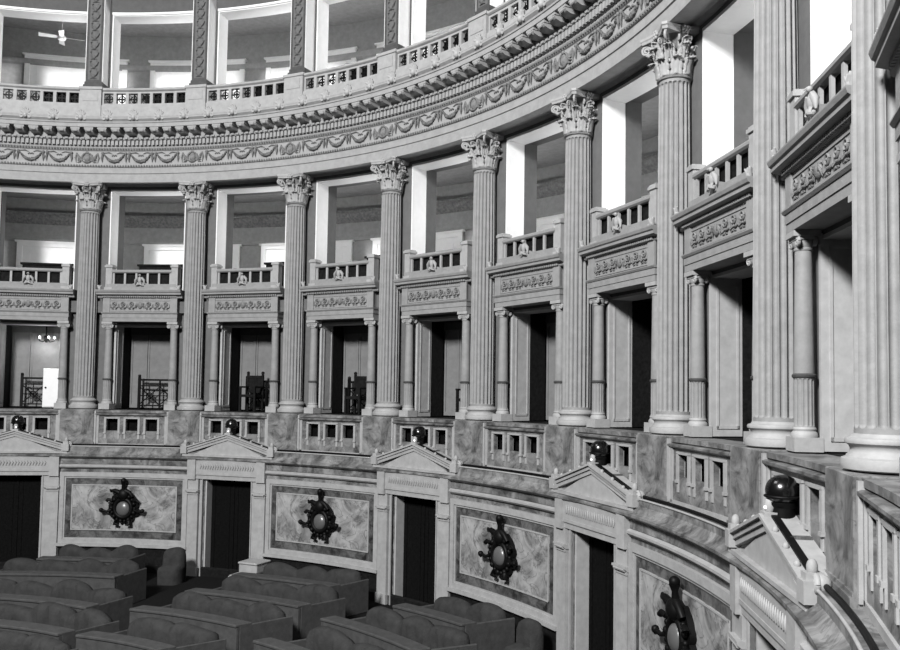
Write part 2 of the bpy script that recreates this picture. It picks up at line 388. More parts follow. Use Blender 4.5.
def make_column(k):
    t = empty('corinthian_column', k, '', 'column', 'tall fluted columns of the rotunda')
    b = NB(); prof = [(.36, 0), (.405, .015), (.415, .06), (.405, .105), (.365, .12), (.36, .135), (.335, .16), (.328, .19), (.34, .215), (.35, .225), (.372, .24), (.376, .262), (.366, .284), (.335, .292), (.325, .30), (.31, Z1)]
    lathe(b, prof, 48); obj('base', b, TRIM, t, 40, curved=False)
    b = NB(); fluted(b, 20, Z1 - .005, Z2, .295, .268, .042, .05, entasis=.008); obj('shaft', b, STONE, t, 35, curved=False)
    b = NB()
    lathe(b, [(.268, Z2 - .005), (.30, Z2 + .01), (.305, Z2 + .035), (.28, Z2 + .055), (.235, Z2 + .07), (.225, Z2 + .3), (.235, Z2 + .5), (.27, Z2 + .68), (.34, Z2 + .75)], 32)
    cap = obj('capital', b, ORN, t, 50, curved=False)
    b = NB()
    for i in range(8): leaf(b, i * PI / 4 + PI / 8, .255, Z2 + .06, .30, .19, .12, 8, 16)
    for i in range(8): leaf(b, i * PI / 4, .255, Z2 + .28, .30, .18, .16, 8, 16)
    o = obj('acanthus_leaves', b, TRIM, cap, 180, curved=False)
    m = o.modifiers.new('thick', 'SOLIDIFY'); m.thickness = .016
    for i in range(4):
        b = NB(); a = PI / 4 + i * PI / 2
        spiral(b, a, .30, Z2 + .40, .50, Z2 + .655, .085, 1.6, .026)
        leaf(b, a, .30, Z2 + .34, .26, .13, .13, 6, 12)
        obj('volute', b, TRIM, cap, 50, curved=False)
    b = NB()
    for i in range(4):
        for s in (-1, 1):
            a = i * PI / 2 + s * .30; spiral(b, a, .29, Z2 + .45, .345, Z2 + .655, .055, 1.3, .018)
        a = i * PI / 2; leaf(b, a, .30, Z2 + .42, .26, .12, .07, 6, 8)
    obj('inner_scrolls', b, TRIM, cap, 50, curved=False)
    b = NB(); pts = []
    for i in range(4):   # abacus with hollow sides and cut corners
        a = PI / 4 + i * PI / 2; c = Vector((math.cos(a), math.sin(a))); n = Vector((-c.y, c.x))
        p0 = c * .60 - n * .05; p1 = c * .60 + n * .05; pts += [p0, p1]
        a2 = a + PI / 2; c2 = Vector((math.cos(a2), math.sin(a2))); n2 = Vector((-c2.y, c2.x)); q0 = c2 * .60 - n2 * .05
        for j in range(1, 8):
            t_ = j / 8; p = p1.lerp(q0, t_); d = p.normalized() if p.length else p; mid = (p1 + q0).normalized(); p = p - mid * .10 * math.sin(PI * t_); pts.append(p)
    za, zb, zc = Z2 + .755, Z2 + .80, ZT
    r1 = [b.verts.new((p.x * .94, p.y * .94, za)) for p in pts]; r2 = [b.verts.new((p.x * .96, p.y * .96, zb)) for p in pts]; r3 = [b.verts.new((p.x, p.y, zb + .02)) for p in pts]; r4 = [b.verts.new((p.x, p.y, zc)) for p in pts]
    n_ = len(pts)
    for A, B in ((r1, r2), (r2, r3), (r3, r4)):
        for j in range(n_): b.faces.new((A[j], A[(j + 1) % n_], B[(j + 1) % n_], B[j]))
    b.faces.new(list(reversed(r1))); b.faces.new(r4)
    obj('abacus', b, TRIM, cap, curved=False)
    b = NB()
    for i in range(4):
        a = i * PI / 2; c = (math.cos(a) * .37, math.sin(a) * .37, Z2 + .80)
        ball(b, c, .04, seg=8, rings=6)
        for j in range(6):
            q = j * PI / 3; n = Vector((-math.sin(a), math.cos(a), 0)); p = Vector(c) + n * .055 * math.cos(q) + Vector((0, 0, .055 * math.sin(q)))
            ball(b, p, .033, seg=7, rings=5)
    obj('rosette', b, TRIM, cap, 60, curved=False)
    return t
def collabel(k):
    if k == 10: return 'tall fluted Corinthian column standing just past the edge of the view'
    d = {1: 'at the far end of the ring beside the bay with the chandelier', 9: 'nearest one, its capital out of view'}.get(k, '')
    return 'tall fluted Corinthian column on a marble pedestal, %s from the left%s' % (ORDN[k - 1], ', ' + d if d else '')
c0 = make_column(1); c0['label'] = collabel(1)
for k in range(2, 11): copy_tree(c0, k, label=collabel(k))

# ------------------------------------------------------------------ pedestals under the columns and parapets between them
def make_pedestal(k):
    t = empty('column_pedestal', k, '', 'pedestal', 'marble pedestals under the columns')
    h = .152 * BAY
    b = NB(); bx(b, -h, h, -.43, .42, -1.10, -.012); obj('block', b, MARBLE, t, bevel=.012)
    b = NB(); bx(b, -h - .035, h + .035, -.47, -.36, -1.12, -1.02); bx(b, -h - .02, h + .02, -.45, -.36, -1.02, -.98); obj('plinth', b, MARBLE, t)
    for s in (-1, 1): b = NB(); bx(b, s * (h + .004), s * (h + .06), -.405, .3, -1.06, -.05); obj('side_strip', b, TRIM, t)
    return t
p0 = make_pedestal(1); p0['label'] = 'marble pedestal block under the first column from the left'
for k in list(range(2, 11)):
    copy_tree(p0, k, label='marble pedestal block under the %s column from the left' % ORDN[k - 1] if k < 10 else 'marble pedestal block just past the edge of the view, beyond the nearest column')
def make_parapet(k):
    obj = fobj
    t = empty('parapet', k, '', 'parapet', 'stone parapets between the pedestals')
    H = BAY; u1 = .33 * H; hole = [(-.232 * H, -.128 * H), (-.054 * H, .054 * H), (.128 * H, .232 * H)]; v0, v1 = -.38, -.30; zt, zb = -.29, -.64
    b = NB(); bx(b, -u1, u1, v0, v1, -1.08, zb); bx(b, -u1, u1, v0, v1, zt, -.19)
    xs = [-u1] + [q for h in hole for q in h] + [u1]
    for i in range(0, 8, 2): bx(b, xs[i], xs[i + 1], v0, v1, zb, zt)
    obj('panel', b, MARBLE, t)
    b = NB(); bx(b, -u1, u1, -.17, -.13, -.9, -.2, 1); obj('dark_backing', b, DARKG, t)  # added dark sheet, stands in for shade inside the openings
    b = NB(); prism_u(b, [(-.41, -.19), (-.45, -.165), (-.45, -.135), (-.42, -.12), (-.12, -.12), (-.1, -.16), (-.12, -.19)], -u1, u1); obj('coping', b, MARBLE, t)
    for h in hole:   # little flat pilasters framing the square openings
        b = NB()
        for s, e in ((-1, h[0]), (1, h[1])):
            bx(b, e + s * .005, e + s * .07, v0 - .03, v1 + .02, zb - .06, zt + .02)
            bx(b, e - .0 * s, e + s * .085, v0 - .045, v0, zb - .09, zb - .045); bx(b, e, e + s * .06, v0 - .02, v0, zb - .24, zb - .09)
        bx(b, h[0] - .07, h[1] + .07, v0 - .03, v0, zt + .01, zt + .05)
        obj('opening_frame', b, TRIM, t)
    b = NB()
    for s in (-1, 1): bx(b, s * .30 * H, s * u1, v0 - .03, v1, -1.06, -.19)
    bx(b, -u1, u1, v0 - .03, v0, -1.1, -1.02)
    obj('edge_strip', b, TRIM, t)
    return t
def bayname(n): return 'before the first column' if n == 0 else ('past the nearest column' if n == 9 else 'between the %s and %s columns' % (ORDN[n - 1], ORDN[n]))
pp = make_parapet(.5); pp['label'] = 'stone parapet with square openings %s from the left' % bayname(0)
for n in range(1, 10): copy_tree(pp, n + .5, label='stone parapet with three square openings %s from the left' % bayname(n))

# ------------------------------------------------------------------ two-storey surround in every bay: colonnettes, frieze, cornice, little balcony
def make_surround(k):
    obj = fobj
    t = empty('balcony_surround', k, '', 'balcony', 'carved balcony surrounds between the columns')
    U = 1.03; V = .03
    for s in (-1, 1):
        b = NB(); lathe(b, [(.115, .92), (.12, .94), (.115, 1.2), (.100, 2.42), (.112, 2.43), (.112, 2.455), (.10, 2.465)], 20, (s * U, V))
        cl = obj('colonnette', b, STONE, t, 50)
        b = NB(); bx(b, s * U - .17, s * U + .17, V - .17, V + .17, -.01, .16, 1); lathe(b, [(.155, .16), (.16, .19), (.145, .22), (.13, .235), (.14, .26), (.128, .285)], 20, (s * U, V)); obj('base', b, TRIM, cl, 40)
        b = NB(); fluted(b, 14, .28, .88, .122, .120, .012, .012, per=6, c=(s * U, V)); obj('fluted_drum', b, STONE, cl, 35)
        b = NB(); lathe(b, [(.12, .87), (.14, .885), (.142, .915), (.122, .93)], 20, (s * U, V)); obj('collar', b, DSTONE, cl, 50)
        b = NB(); lathe(b, [(.10, 2.46), (.125, 2.50), (.135, 2.54)], 16, (s * U, V))
        for q in (-1, 1):
            for vv in (-1, 1): ring_of(b, (s * U + q * .125, V + vv * .10, 2.53), .045, .022, 12); ball(b, (s * U + q * .125, V + vv * .10, 2.53), .028, seg=8, rings=5)
        bx(b, s * U - .14, s * U + .14, V - .13, V + .13, 2.55, 2.59, 1); bx(b, s * U - .165, s * U + .165, V - .165, V + .16, 2.59, 2.66, 1)
        obj('capital', b, TRIM, cl, 40)
    b = NB(); bx(b, -1.17, 1.17, -.13, .25, 2.665, 2.78); bx(b, -1.185, 1.185, -.145, .25, 2.78, 2.90); prism_u(b, [(.25, 2.90), (-.16, 2.90), (-.185, 2.935), (-.185, 2.95), (.25, 2.95)], -1.2, 1.2); obj('architrave', b, STONE, t)
    b = NB(); bx(b, -1.15, 1.15, -.11, .25, 2.95, 3.38)
    for s in (-1, 1): bx(b, s * .95, s * 1.17, -.14, -.1, 2.95, 3.38)
    bx(b, -.93, .93, -.125, -.11, 3.30, 3.33); bx(b, -.93, .93, -.125, -.11, 2.98, 3.01); f = obj('frieze', b, STONE, t)
    b = NB(); rr = random.Random(2)
    for i in range(7):
        u = -.81 + i * .27
        if i == 3:
            ball(b, (u, -.13, 3.16), .085, sz=1.2, sy=.5)
            for s in (-1, 1):
                for q in range(3): tube(b, [(u, -.13, 3.12 + .04 * q), (u + s * .10, -.15, 3.16 + .03 * q), (u + s * .13, -.13, 3.06 + .08 * q)], [.025, .025, .006], 5)
        else:
            ring_of(b, (u, -.125, 3.20), .055, .02, 12); ball(b, (u, -.13, 3.20), .022, seg=7, rings=4)
            for s in (-1, 1):
                tube(b, [(u, -.12, 3.12), (u + s * .06, -.14, 3.08), (u + s * .11, -.13, 3.10), (u + s * .12, -.12, 3.2)], [.014, .024, .02, .006], 5)
                tube(b, [(u + s * .02, -.12, 3.05), (u + s * .08, -.13, 3.03)], [.02, .008], 5)
    obj('relief', b, ORN, f, 60)
    b = NB(); prism_u(b, [(.25, 3.38), (-.13, 3.38), (-.15, 3.40), (-.15, 3.45), (-.20, 3.46), (-.27, 3.48), (-.27, 3.53), (-.30, 3.55), (-.32, 3.60), (-.32, 3.62), (.25, 3.64)], -1.33, 1.33)
    i = -1.15
    while i < 1.16: bx(b, i - .02, i + .02, -.19, -.14, 3.40, 3.445, 1); i += .065
    obj('cornice', b, STONE, t)
    b = NB(); bx(b, -1.1, 1.1, -.10, .12, 3.62, 3.82); ledge = obj('sill', b, STONE, t)
    # low raking gable laid against the balcony foot
    b = NB(); prism_v(b, [(-1.18, 3.625), (-.6, 3.70), (-.12, 3.86), (.12, 3.86), (.6, 3.70), (1.18, 3.625)], -.16, -.105); obj('gable', b, STONE, t)
    for s in (-1, 1):
        b = NB(); bx(b, s * 1.04 - .10, s * 1.04 + .10, -.09, .13, 3.64, 4.34, 1); bx(b, s * 1.04 - .125, s * 1.04 + .125, -.12, .16, 3.64, 3.72, 1); bx(b, s * 1.04 - .125, s * 1.04 + .125, -.12, .16, 4.33, 4.39, 1); bx(b, s * 1.04 - .10, s * 1.04 + .10, -.10, .13, 4.39, 4.42, 1)
        obj('post', b, TRIM, t)
        b = NB()
        for q in range(3): tube(b, [(s * 1.25, -.24, 3.64), (s * (1.25 + .03 * (q - 1)), -.25, 3.70 + .02 * q), (s * (1.24 + .07 * (q - 1)), -.27, 3.76)], [.035, .035, .012], 6)
        ball(b, (s * 1.24, -.24, 3.66), .05, seg=8, rings=5); obj('corner_ornament', b, TRIM, t, 60)
    b = NB(); prism_u(b, [(-.07, 4.16), (-.10, 4.19), (-.10, 4.23), (-.08, 4.26), (.10, 4.26), (.12, 4.23), (.12, 4.19), (.09, 4.16)], -.96, .96); obj('handrail', b, STONE, t)
    b = NB(); bx(b, -.93, .93, .03, .06, 3.80, 4.17, 1); obj('dark_backing', b, DARKW, t)
    for i in range(6):
        u = -.9 + i * .36; b = NB(); bx(b, u - .032, u + .032, -.06, -.015, 3.82, 4.16, 1); obj('baluster', b, TRIM, t)
    b = NB()   # perched eagle over the gable
    ball(b, (0, -.20, 3.93), .062, sz=1.7, sy=.8); ball(b, (0, -.22, 4.07), .038, seg=10, rings=6); tube(b, [(0, -.24, 4.08), (0, -.29, 4.06)], [.02, .004], 5)
    for s in (-1, 1): tube(b, [(s * .06, -.21, 4.0), (s * .13, -.20, 3.92), (s * .15, -.20, 3.80)], [.04, .045, .012], 6); tube(b, [(s * .04, -.22, 3.85), (s * .05, -.24, 3.78), (s * .12, -.22, 3.76)], [.03, .025, .015], 5)
    ball(b, (0, -.2, 3.80), .07, sz=.5, seg=8, rings=5)
    obj('eagle', b, TRIM, t, 60)
    return t
s0 = make_surround(.5); s0['label'] = 'carved balcony on slim colonnettes %s at the far edge of the view' % bayname(0)
for n in range(1, 10): copy_tree(s0, n + (.5 if n < 9 else .53), label='carved balcony with eagle on slim colonnettes %s from the left' % bayname(n))

# linings of the openings (part of the building)
def make_lining(H=BAY):
    b = NB(); a = .35 * H; v0, v1 = .235, .80
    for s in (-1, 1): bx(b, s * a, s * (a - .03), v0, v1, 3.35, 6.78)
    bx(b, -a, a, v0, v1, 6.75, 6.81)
    up_ = struct('window_1', b, WHITE)  # reveals coloured white to carry the light falling on them
    b = NB(); a = .262 * H
    for s in (-1, 1):
        bx(b, s * a, s * (a - .03), v0, .76, .0, 2.58)
        for z0, z1, p0, p1 in ((.12, .17, .31, .70), (2.42, 2.47, .31, .70), (.12, 2.47, .31, .345), (.12, 2.47, .665, .70)): bx(b, s * (a - .03), s * (a - .045), p0, p1, z0, z1)
        bx(b, s * (a + .03), s * (a - .03), v0 - .03, v0, .0, 2.62)
    bx(b, -a, a, v0, .76, 2.55, 2.60)
    lo = struct('door_1', b, REVEAL)
    b = NB()
    for s in (-1, 1):
        bx(b, s * (.262 * H + .02), s * (.262 * H - .035), .76, 1.25, 0, 2.62)
    bx(b, -.262 * H, .262 * H, .76, 1.25, 2.56, 2.66)
    dk = struct('trim_6', b, DARKW)
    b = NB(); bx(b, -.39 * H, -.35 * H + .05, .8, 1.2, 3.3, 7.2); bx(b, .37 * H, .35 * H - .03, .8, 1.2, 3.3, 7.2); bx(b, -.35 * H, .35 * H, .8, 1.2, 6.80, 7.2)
    dk2 = struct('trim_60', b, mat('shaded_passage_plaster', .15, .8))  # shade of the room put into a darker plaster colour
    b = NB(); a = .40 * H
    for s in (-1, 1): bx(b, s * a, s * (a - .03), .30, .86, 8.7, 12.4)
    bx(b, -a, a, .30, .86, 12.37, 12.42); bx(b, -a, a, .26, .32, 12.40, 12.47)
    at = struct('window_20', b, WHITE)  # attic reveals white as well, light put into the colour
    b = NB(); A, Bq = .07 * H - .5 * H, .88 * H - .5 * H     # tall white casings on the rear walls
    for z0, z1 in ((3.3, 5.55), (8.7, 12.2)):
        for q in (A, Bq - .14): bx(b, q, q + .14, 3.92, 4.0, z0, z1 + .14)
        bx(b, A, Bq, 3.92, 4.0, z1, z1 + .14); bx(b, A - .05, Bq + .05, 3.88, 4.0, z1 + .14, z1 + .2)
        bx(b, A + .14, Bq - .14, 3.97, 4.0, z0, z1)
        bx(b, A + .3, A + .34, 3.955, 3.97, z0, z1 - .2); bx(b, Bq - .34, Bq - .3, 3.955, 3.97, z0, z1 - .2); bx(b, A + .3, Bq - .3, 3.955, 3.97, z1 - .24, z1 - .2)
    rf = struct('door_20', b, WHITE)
    return [up_, lo, dk, at, rf, dk2]
L0 = make_lining()
for o in L0: o.matrix_world = frame(.5)
for n in range(1, 10):
    for i, o in enumerate(L0):
        c = o.copy(); COL.objects.link(c); c.matrix_world = frame(n + .5)
        c.name = ('window_%d' % (n + 1), 'door_%d' % (n + 1), 'trim_%d' % (n + 6), 'window_%d' % (n + 20), 'door_%d' % (n + 20), 'trim_%d' % (n + 60))[i]

# pale panelled screens standing inside the lower openings
def make_screen(k):
    t = empty('folding_screen', k, '', 'screen', 'pale panelled screens inside the openings')
    H = BAY
    for (a, c) in ((-.245, -.10), (-.095, .15)):
        a *= H; c *= H; b = NB(); bx(b, a, c, 1.30, 1.34, .02, 2.36)
        for q in ((a, a + .05), (c - .05, c)): bx(b, q[0], q[1], 1.27, 1.30, .02, 2.36)
        for z in ((.02, .12), (2.29, 2.36)): bx(b, a, c, 1.27, 1.30, z[0], z[1])
        obj('leaf', b, SCREEN, t)
    return t
S0 = make_screen(.5); S0['label'] = 'pale panelled screen behind the iron railing and chandelier, far edge'
for n in range(1, 7): copy_tree(S0, n + .5, label='pale panelled screen inside the lower opening %s from the left' % bayname(n))
b = NB(); prism_u(b, [(1.30, 2.36), (1.30, 2.95), (1.42, 2.95), (1.42, 2.36)], (0 - 5) * BAY, (9.9 - 5) * BAY, 120); struct('wall_transom', b, WALLP)

# ------------------------------------------------------------------ attic: piers, pierced balustrades
def make_pier(k):
    t = empty('attic_pier', k, '', 'pilaster', 'ornamented piers of the attic storey')
    H = BAY; h = .098 * H
    b = NB(); bx(b, -h, h, -.32, .3, 8.78, 9.80); bx(b, -h - .03, h + .03, -.35, .3, 8.78, 8.92); bx(b, -h - .03, h + .03, -.35, .3, 9.78, 9.86); bx(b, -h * .7, h * .7, -.335, -.32, 9.42, 9.70); obj('pedestal', b, TRIM, t)
    p = .074 * H
    b = NB(); bx(b, -p, p, -.14, .32, 10.08, 13.3); bx(b, -p - .05, p + .05, -.2, .32, 9.86, 9.98); bx(b, -p - .02, p + .02, -.17, .32, 9.98, 10.08)
    sh = obj('shaft', b, DSTONE, t)
    for s in (-1, 1): b = NB(); bx(b, s * (p + .002), s * (p + .02), -.135, .3, 10.08, 13.3); obj('lit_side', b, WHITE, t)  # white slabs paint the light on the side returns
    b = NB(); z = 10.25
    bx(b, -p * .7, p * .7, -.142, -.138, 10.15, 13.25)
    while z < 13.2:
        ball(b, (0, -.16, z), .06, sz=1.2, seg=8, rings=5)
        for s in (-1, 1):
            tube(b, [(0, -.15, z), (s * .09, -.18, z + .06), (s * .13, -.17, z + .15), (s * .07, -.16, z + .18)], [.03, .03, .025, .01], 5)
            tube(b, [(0, -.15, z - .02), (s * .1, -.17, z - .07)], [.03, .008], 5)
        z += .3
    obj('relief', b, WALLP, sh, 60)
    return t
a0 = make_pier(1); a0['label'] = 'attic pier with scroll relief above the first column from the left'
for k in [0] + list(range(2, 8)): copy_tree(a0, k, label='attic pier with scroll relief above the %s column from the left' % ORDN[k - 1] if k else 'attic pier with scroll relief at the far edge of the view')
def make_attic_bal(k):
    t = empty('attic_balustrade', k, '', 'balustrade', 'pierced balustrades of the attic storey')
    H = BAY; u1 = .40 * H; n = 7; pitch = 2 * u1 / n; hw = .145; v0, v1 = -.24, -.12
    b = NB(); bx(b, -u1, u1, v0 - .06, v1, 8.78, 9.30); bx(b, -u1, u1, v0, v1, 9.30, 9.37); bx(b, -u1, u1, v0, v1, 9.69, 9.75)
    for i in range(n + 1):
        c = -u1 + i * pitch; bx(b, max(-u1, c - (pitch / 2 - hw)), min(u1, c + (pitch / 2 - hw)), v0, v1, 9.37, 9.69, 1)
    obj('panel', b, TRIM, t)
    b = NB(); prism_u(b, [(v0 - .02, 9.75), (v0 - .06, 9.78), (v0 - .06, 9.82), (v0 - .03, 9.85), (v1 + .04, 9.85), (v1 + .04, 9.75)], -u1, u1); obj('handrail', b, TRIM, t)
    b = NB(); bx(b, .1, u1, -.02, .0, 9.0, 9.74, 4); obj('dark_backing', b, DARKW, t)  # added dark sheet, blackens half the openings as shade would
    for i in range(n):
        c = -u1 + (i + .5) * pitch; b = NB()
        bx(b, c - .02, c + .02, v1 - .05, v1 - .02, 9.37, 9.69, 1); bx(b, c - hw, c + hw, v1 - .05, v1 - .02, 9.51, 9.55, 1)
        ring_of(b, (c, v1 - .035, 9.53), .10, .016, 12, 5)
        obj('grille', b, IRON, t)
    return t
b0 = make_attic_bal(.5); b0['label'] = 'attic balustrade with iron grilles below the ceiling fan'
for n in range(1, 8): copy_tree(b0, n + .5, label='attic balustrade with iron grilles above the bay %s' % bayname(n))

# ------------------------------------------------------------------ doors of the lower wall with pediments
def make_pediment(k):
    obj = fobj
    t = empty('door_surround', k, '', 'doorway', 'pedimented stone doorways of the lower wall')
    o_ = .235 * BAY; w = .375 * BAY; F = -.60
    for s in (-1, 1):
        b = NB(); bx(b, s * (o_ + .13), s * w, F - .14, F, FLOOR, -2.42); bx(b, s * (o_ + .10), s * (w + .03), F - .17, F, FLOOR, FLOOR + .25); 
        pl = obj('pilaster', b, TRIM, t)
        b = NB(); bx(b, s * (o_ + .12), s * (w + .01), F - .16, F, -2.42, -2.36); prism_u(b, [(F, -2.36), (F - .15, -2.36), (F - .21, -2.31), (F - .21, -2.27), (F, -2.27)], s * (o_ + .09), s * (w + .04), 1)
        tube(b, [(s * (o_ + .14), F - .18, -2.33), (s * (w - .01), F - .18, -2.33)], .035, 8)
        bx(b, s * (o_ + .13), s * w, F - .14, F, -2.27, -1.98)
        obj('capital', b, TRIM, pl)
        b = NB(); bx(b, s * o_, s * (o_ + .11), F - .08, .0, FLOOR, DZ); bx(b, s * (o_ + .0), s * (o_ + .03), F - .11, F, FLOOR, DZ); obj('jamb', b, TRIM, t)
        b = NB(); bx(b, s * (w - .27), s * (w + .0), F - .20, F, -1.98, -1.36); obj('corner_block', b, TRIM, t)
    b = NB(); bx(b, -w + .02, w - .02, F - .13, F, -1.96, -1.84); bx(b, -w + .02, w - .02, F - .16, F, -1.84, -1.78); bx(b, -w + .27, w - .27, F - .15, F, -1.78, -1.38); bx(b, -o_ - .05, o_ + .05, F - .1, 0, DZ - .0, DZ + .05)
    l = obj('lintel', b, TRIM, t)
    b = NB(); rr = random.Random(5)
    for i in range(22):
        u = -.86 + i * .082; tube(b, [(u, F - .155, -1.66), (u + .03, F - .175, -1.58), (u - .01, F - .16, -1.51)], [.022, .022, .008], 5)
    obj('relief', b, TRIM, l, 60)
    W = .435 * BAY; zb = -1.36; za = -.66; V0 = F - .17; VB = -.40
    b = NB(); prism_u(b, [(F, zb), (V0 + .06, zb), (V0 + .03, zb + .04), (V0, zb + .05), (V0, zb + .10), (VB, zb + .10), (VB, zb)], -W, W); obj('bed_cornice', b, TRIM, t)
    for s in (-1, 1):
        b = NB(); x1, z1 = s * W, zb + .10
        for i in range(6):
            pass
        n = 6
        def rail(d0, d1, va, vb):
            pts0 = []
            lo = [(s * W * (1 - i / n), zb + .10 + d0 + (za - zb - .26) * i / n) for i in range(n + 1)]
            hi = [(s * W * (1 - i / n), zb + .10 + d1 + (za - zb - .26) * i / n) for i in range(n + 1)]
            prism_v(b, lo + hi[::-1], va, vb)
        rail(.0, .08, V0 + .05, VB); rail(.08, .15, V0 + .02, VB); rail(.15, .19, V0 - .02, VB)
        obj('raking_cornice', b, TRIM, t)
        b = NB(); rail(.19, .215, V0 + .09, V0 + .17); obj('roof_sheet', b, IRON, t)
        b = NB()
        c = s * (W - .05); bx(b, c - .10, c + .10, V0 - .03, V0 + .19, zb + .12, zb + .33, 1); bx(b, c - .07, c + .07, V0 + .0, V0 + .16, zb + .33, zb + .40, 1); ball(b, (c, V0 + .08, zb + .44), .055, seg=10, rings=7, sz=1.5)
        obj('acroterion', b, TRIM, t, 40)
        for i in (1, 2, 3):
            u = s * W * (1 - i * .24); z = zb + .30 + (za - zb - .26) * i * .24
            b = NB(); ball(b, (u, V0 + .04, z), .035, seg=8, rings=6, sz=1.2); obj('antefix', b, TRIM, t, 60)
    b = NB(); n = 6; prism_v(b, [(-W + .3, zb + .09)] + [(W - .3, zb + .09)] + [(0, za - .12)], F - .09, VB); obj('tympanum', b, TRIM, t)
    b = NB(); bx(b, -.09, .09, V0 + .02, V0 + .18, za - .0, za + .05, 1); ball(b, (0, V0 + .1, za + .12), .06, seg=10, rings=7, sz=1.7); o = obj('acroterion', b, TRIM, t, 40)
    return t
d0 = make_pediment(.5); d0['label'] = 'pedimented stone doorway at the far left end of the lower wall'
PD = {2.5: 'pedimented stone doorway between the two far shield sconces', 4.5: 'pedimented stone doorway in the middle of the lower wall, second and third sconces beside it',
      6.5: 'pedimented stone doorway with open dark leaf, left of the sconce in shade', 8.5: 'nearest pedimented stone doorway, cut off by the lower edge of the photo'}
for k in PD: copy_tree(d0, k, label=PD[k])
kds = [.5, 2.5, 4.5, 6.5, 8.5]
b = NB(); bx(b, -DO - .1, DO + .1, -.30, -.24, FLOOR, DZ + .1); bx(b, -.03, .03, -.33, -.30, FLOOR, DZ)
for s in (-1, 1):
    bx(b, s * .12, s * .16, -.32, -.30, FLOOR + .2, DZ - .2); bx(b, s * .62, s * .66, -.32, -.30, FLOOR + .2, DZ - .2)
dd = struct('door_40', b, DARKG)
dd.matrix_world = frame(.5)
b = NB(); bx(b, -DO + .012, -DO + .06, -.60, -.31, FLOOR, DZ); bx(b, DO - .02, DO - .002, -.60, -.31, FLOOR, DZ); dj = struct('trim_40', b, REVEAL); dj.matrix_world = frame(.5)
for i, k in enumerate(kds[1:]):
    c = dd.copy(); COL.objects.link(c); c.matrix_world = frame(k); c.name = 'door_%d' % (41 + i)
    c = dj.copy(); COL.objects.link(c); c.matrix_world = frame(k); c.name = 'trim_%d' % (41 + i)

# ------------------------------------------------------------------ marble panels and sconces between the doors
def make_panel(k):
    t = empty('marble_panel', k, '', 'wall panel', 'framed marble panels of the lower wall')
    H = BAY; F = -.60; W = .60 * H; zt, zb = -1.86, -3.96
    b = NB()
    def fr(W, zt, zb, w, d):
        for s in (-1, 1): bx(b, s * W, s * (W - w), F - d, F, zb, zt)
        bx(b, -W + w, W - w, F - d, F, zt - w, zt); bx(b, -W + w, W - w, F - d, F, zb, zb + w)
    fr(W, zt, zb, .13, .07); fr(W - .13, zt - .13, zb + .13, .05, .04)
    bx(b, -W - .04, W + .04, F - .13, F, zb - .06, zb + .02)
    obj('frame', b, TRIM, t)
    b = NB(); bx(b, -W + .18, W - .18, F - .012, F, zb + .18, zt - .18); obj('border', b, MARBLE_D, t)
    W2 = W - .36
    b = NB(); bx(b, -W2, W2, F - .03, F, zb + .40, zt - .36); obj('field', b, MARBLE_L, t, bevel=.01)
    b = NB()
    for s in (-1, 1): bx(b, s * W2, s * (W2 - .035), F - .045, F - .03, zb + .40, zt - .36)
    bx(b, -W2, W2, F - .045, F - .03, zb + .40, zb + .43); bx(b, -W2, W2, F - .045, F - .03, zt - .39, zt - .36); obj('moulding', b, TRIM, t)
    return t
m0 = make_panel(1.5); m0['label'] = 'framed marble panel behind the far left benches and shield sconce'
for k, l in ((3.5, 'framed marble panel between the second and third doorways from the left'), (5.5, 'framed marble panel with heavy veins between third and fourth doorways from the left'), (7.5, 'framed marble panel in shade left of the nearest doorway')): copy_tree(m0, k, label=l)
b = NB()
for a, c in zip(kd[1:-1], kd[2:]): bx(b, (a - 5) * BAY + .4 * BAY, (c - 5) * BAY - .4 * BAY, -.63, -.6, FLOOR, -4.03)
struct('baseboard_dado', b, DARKW)

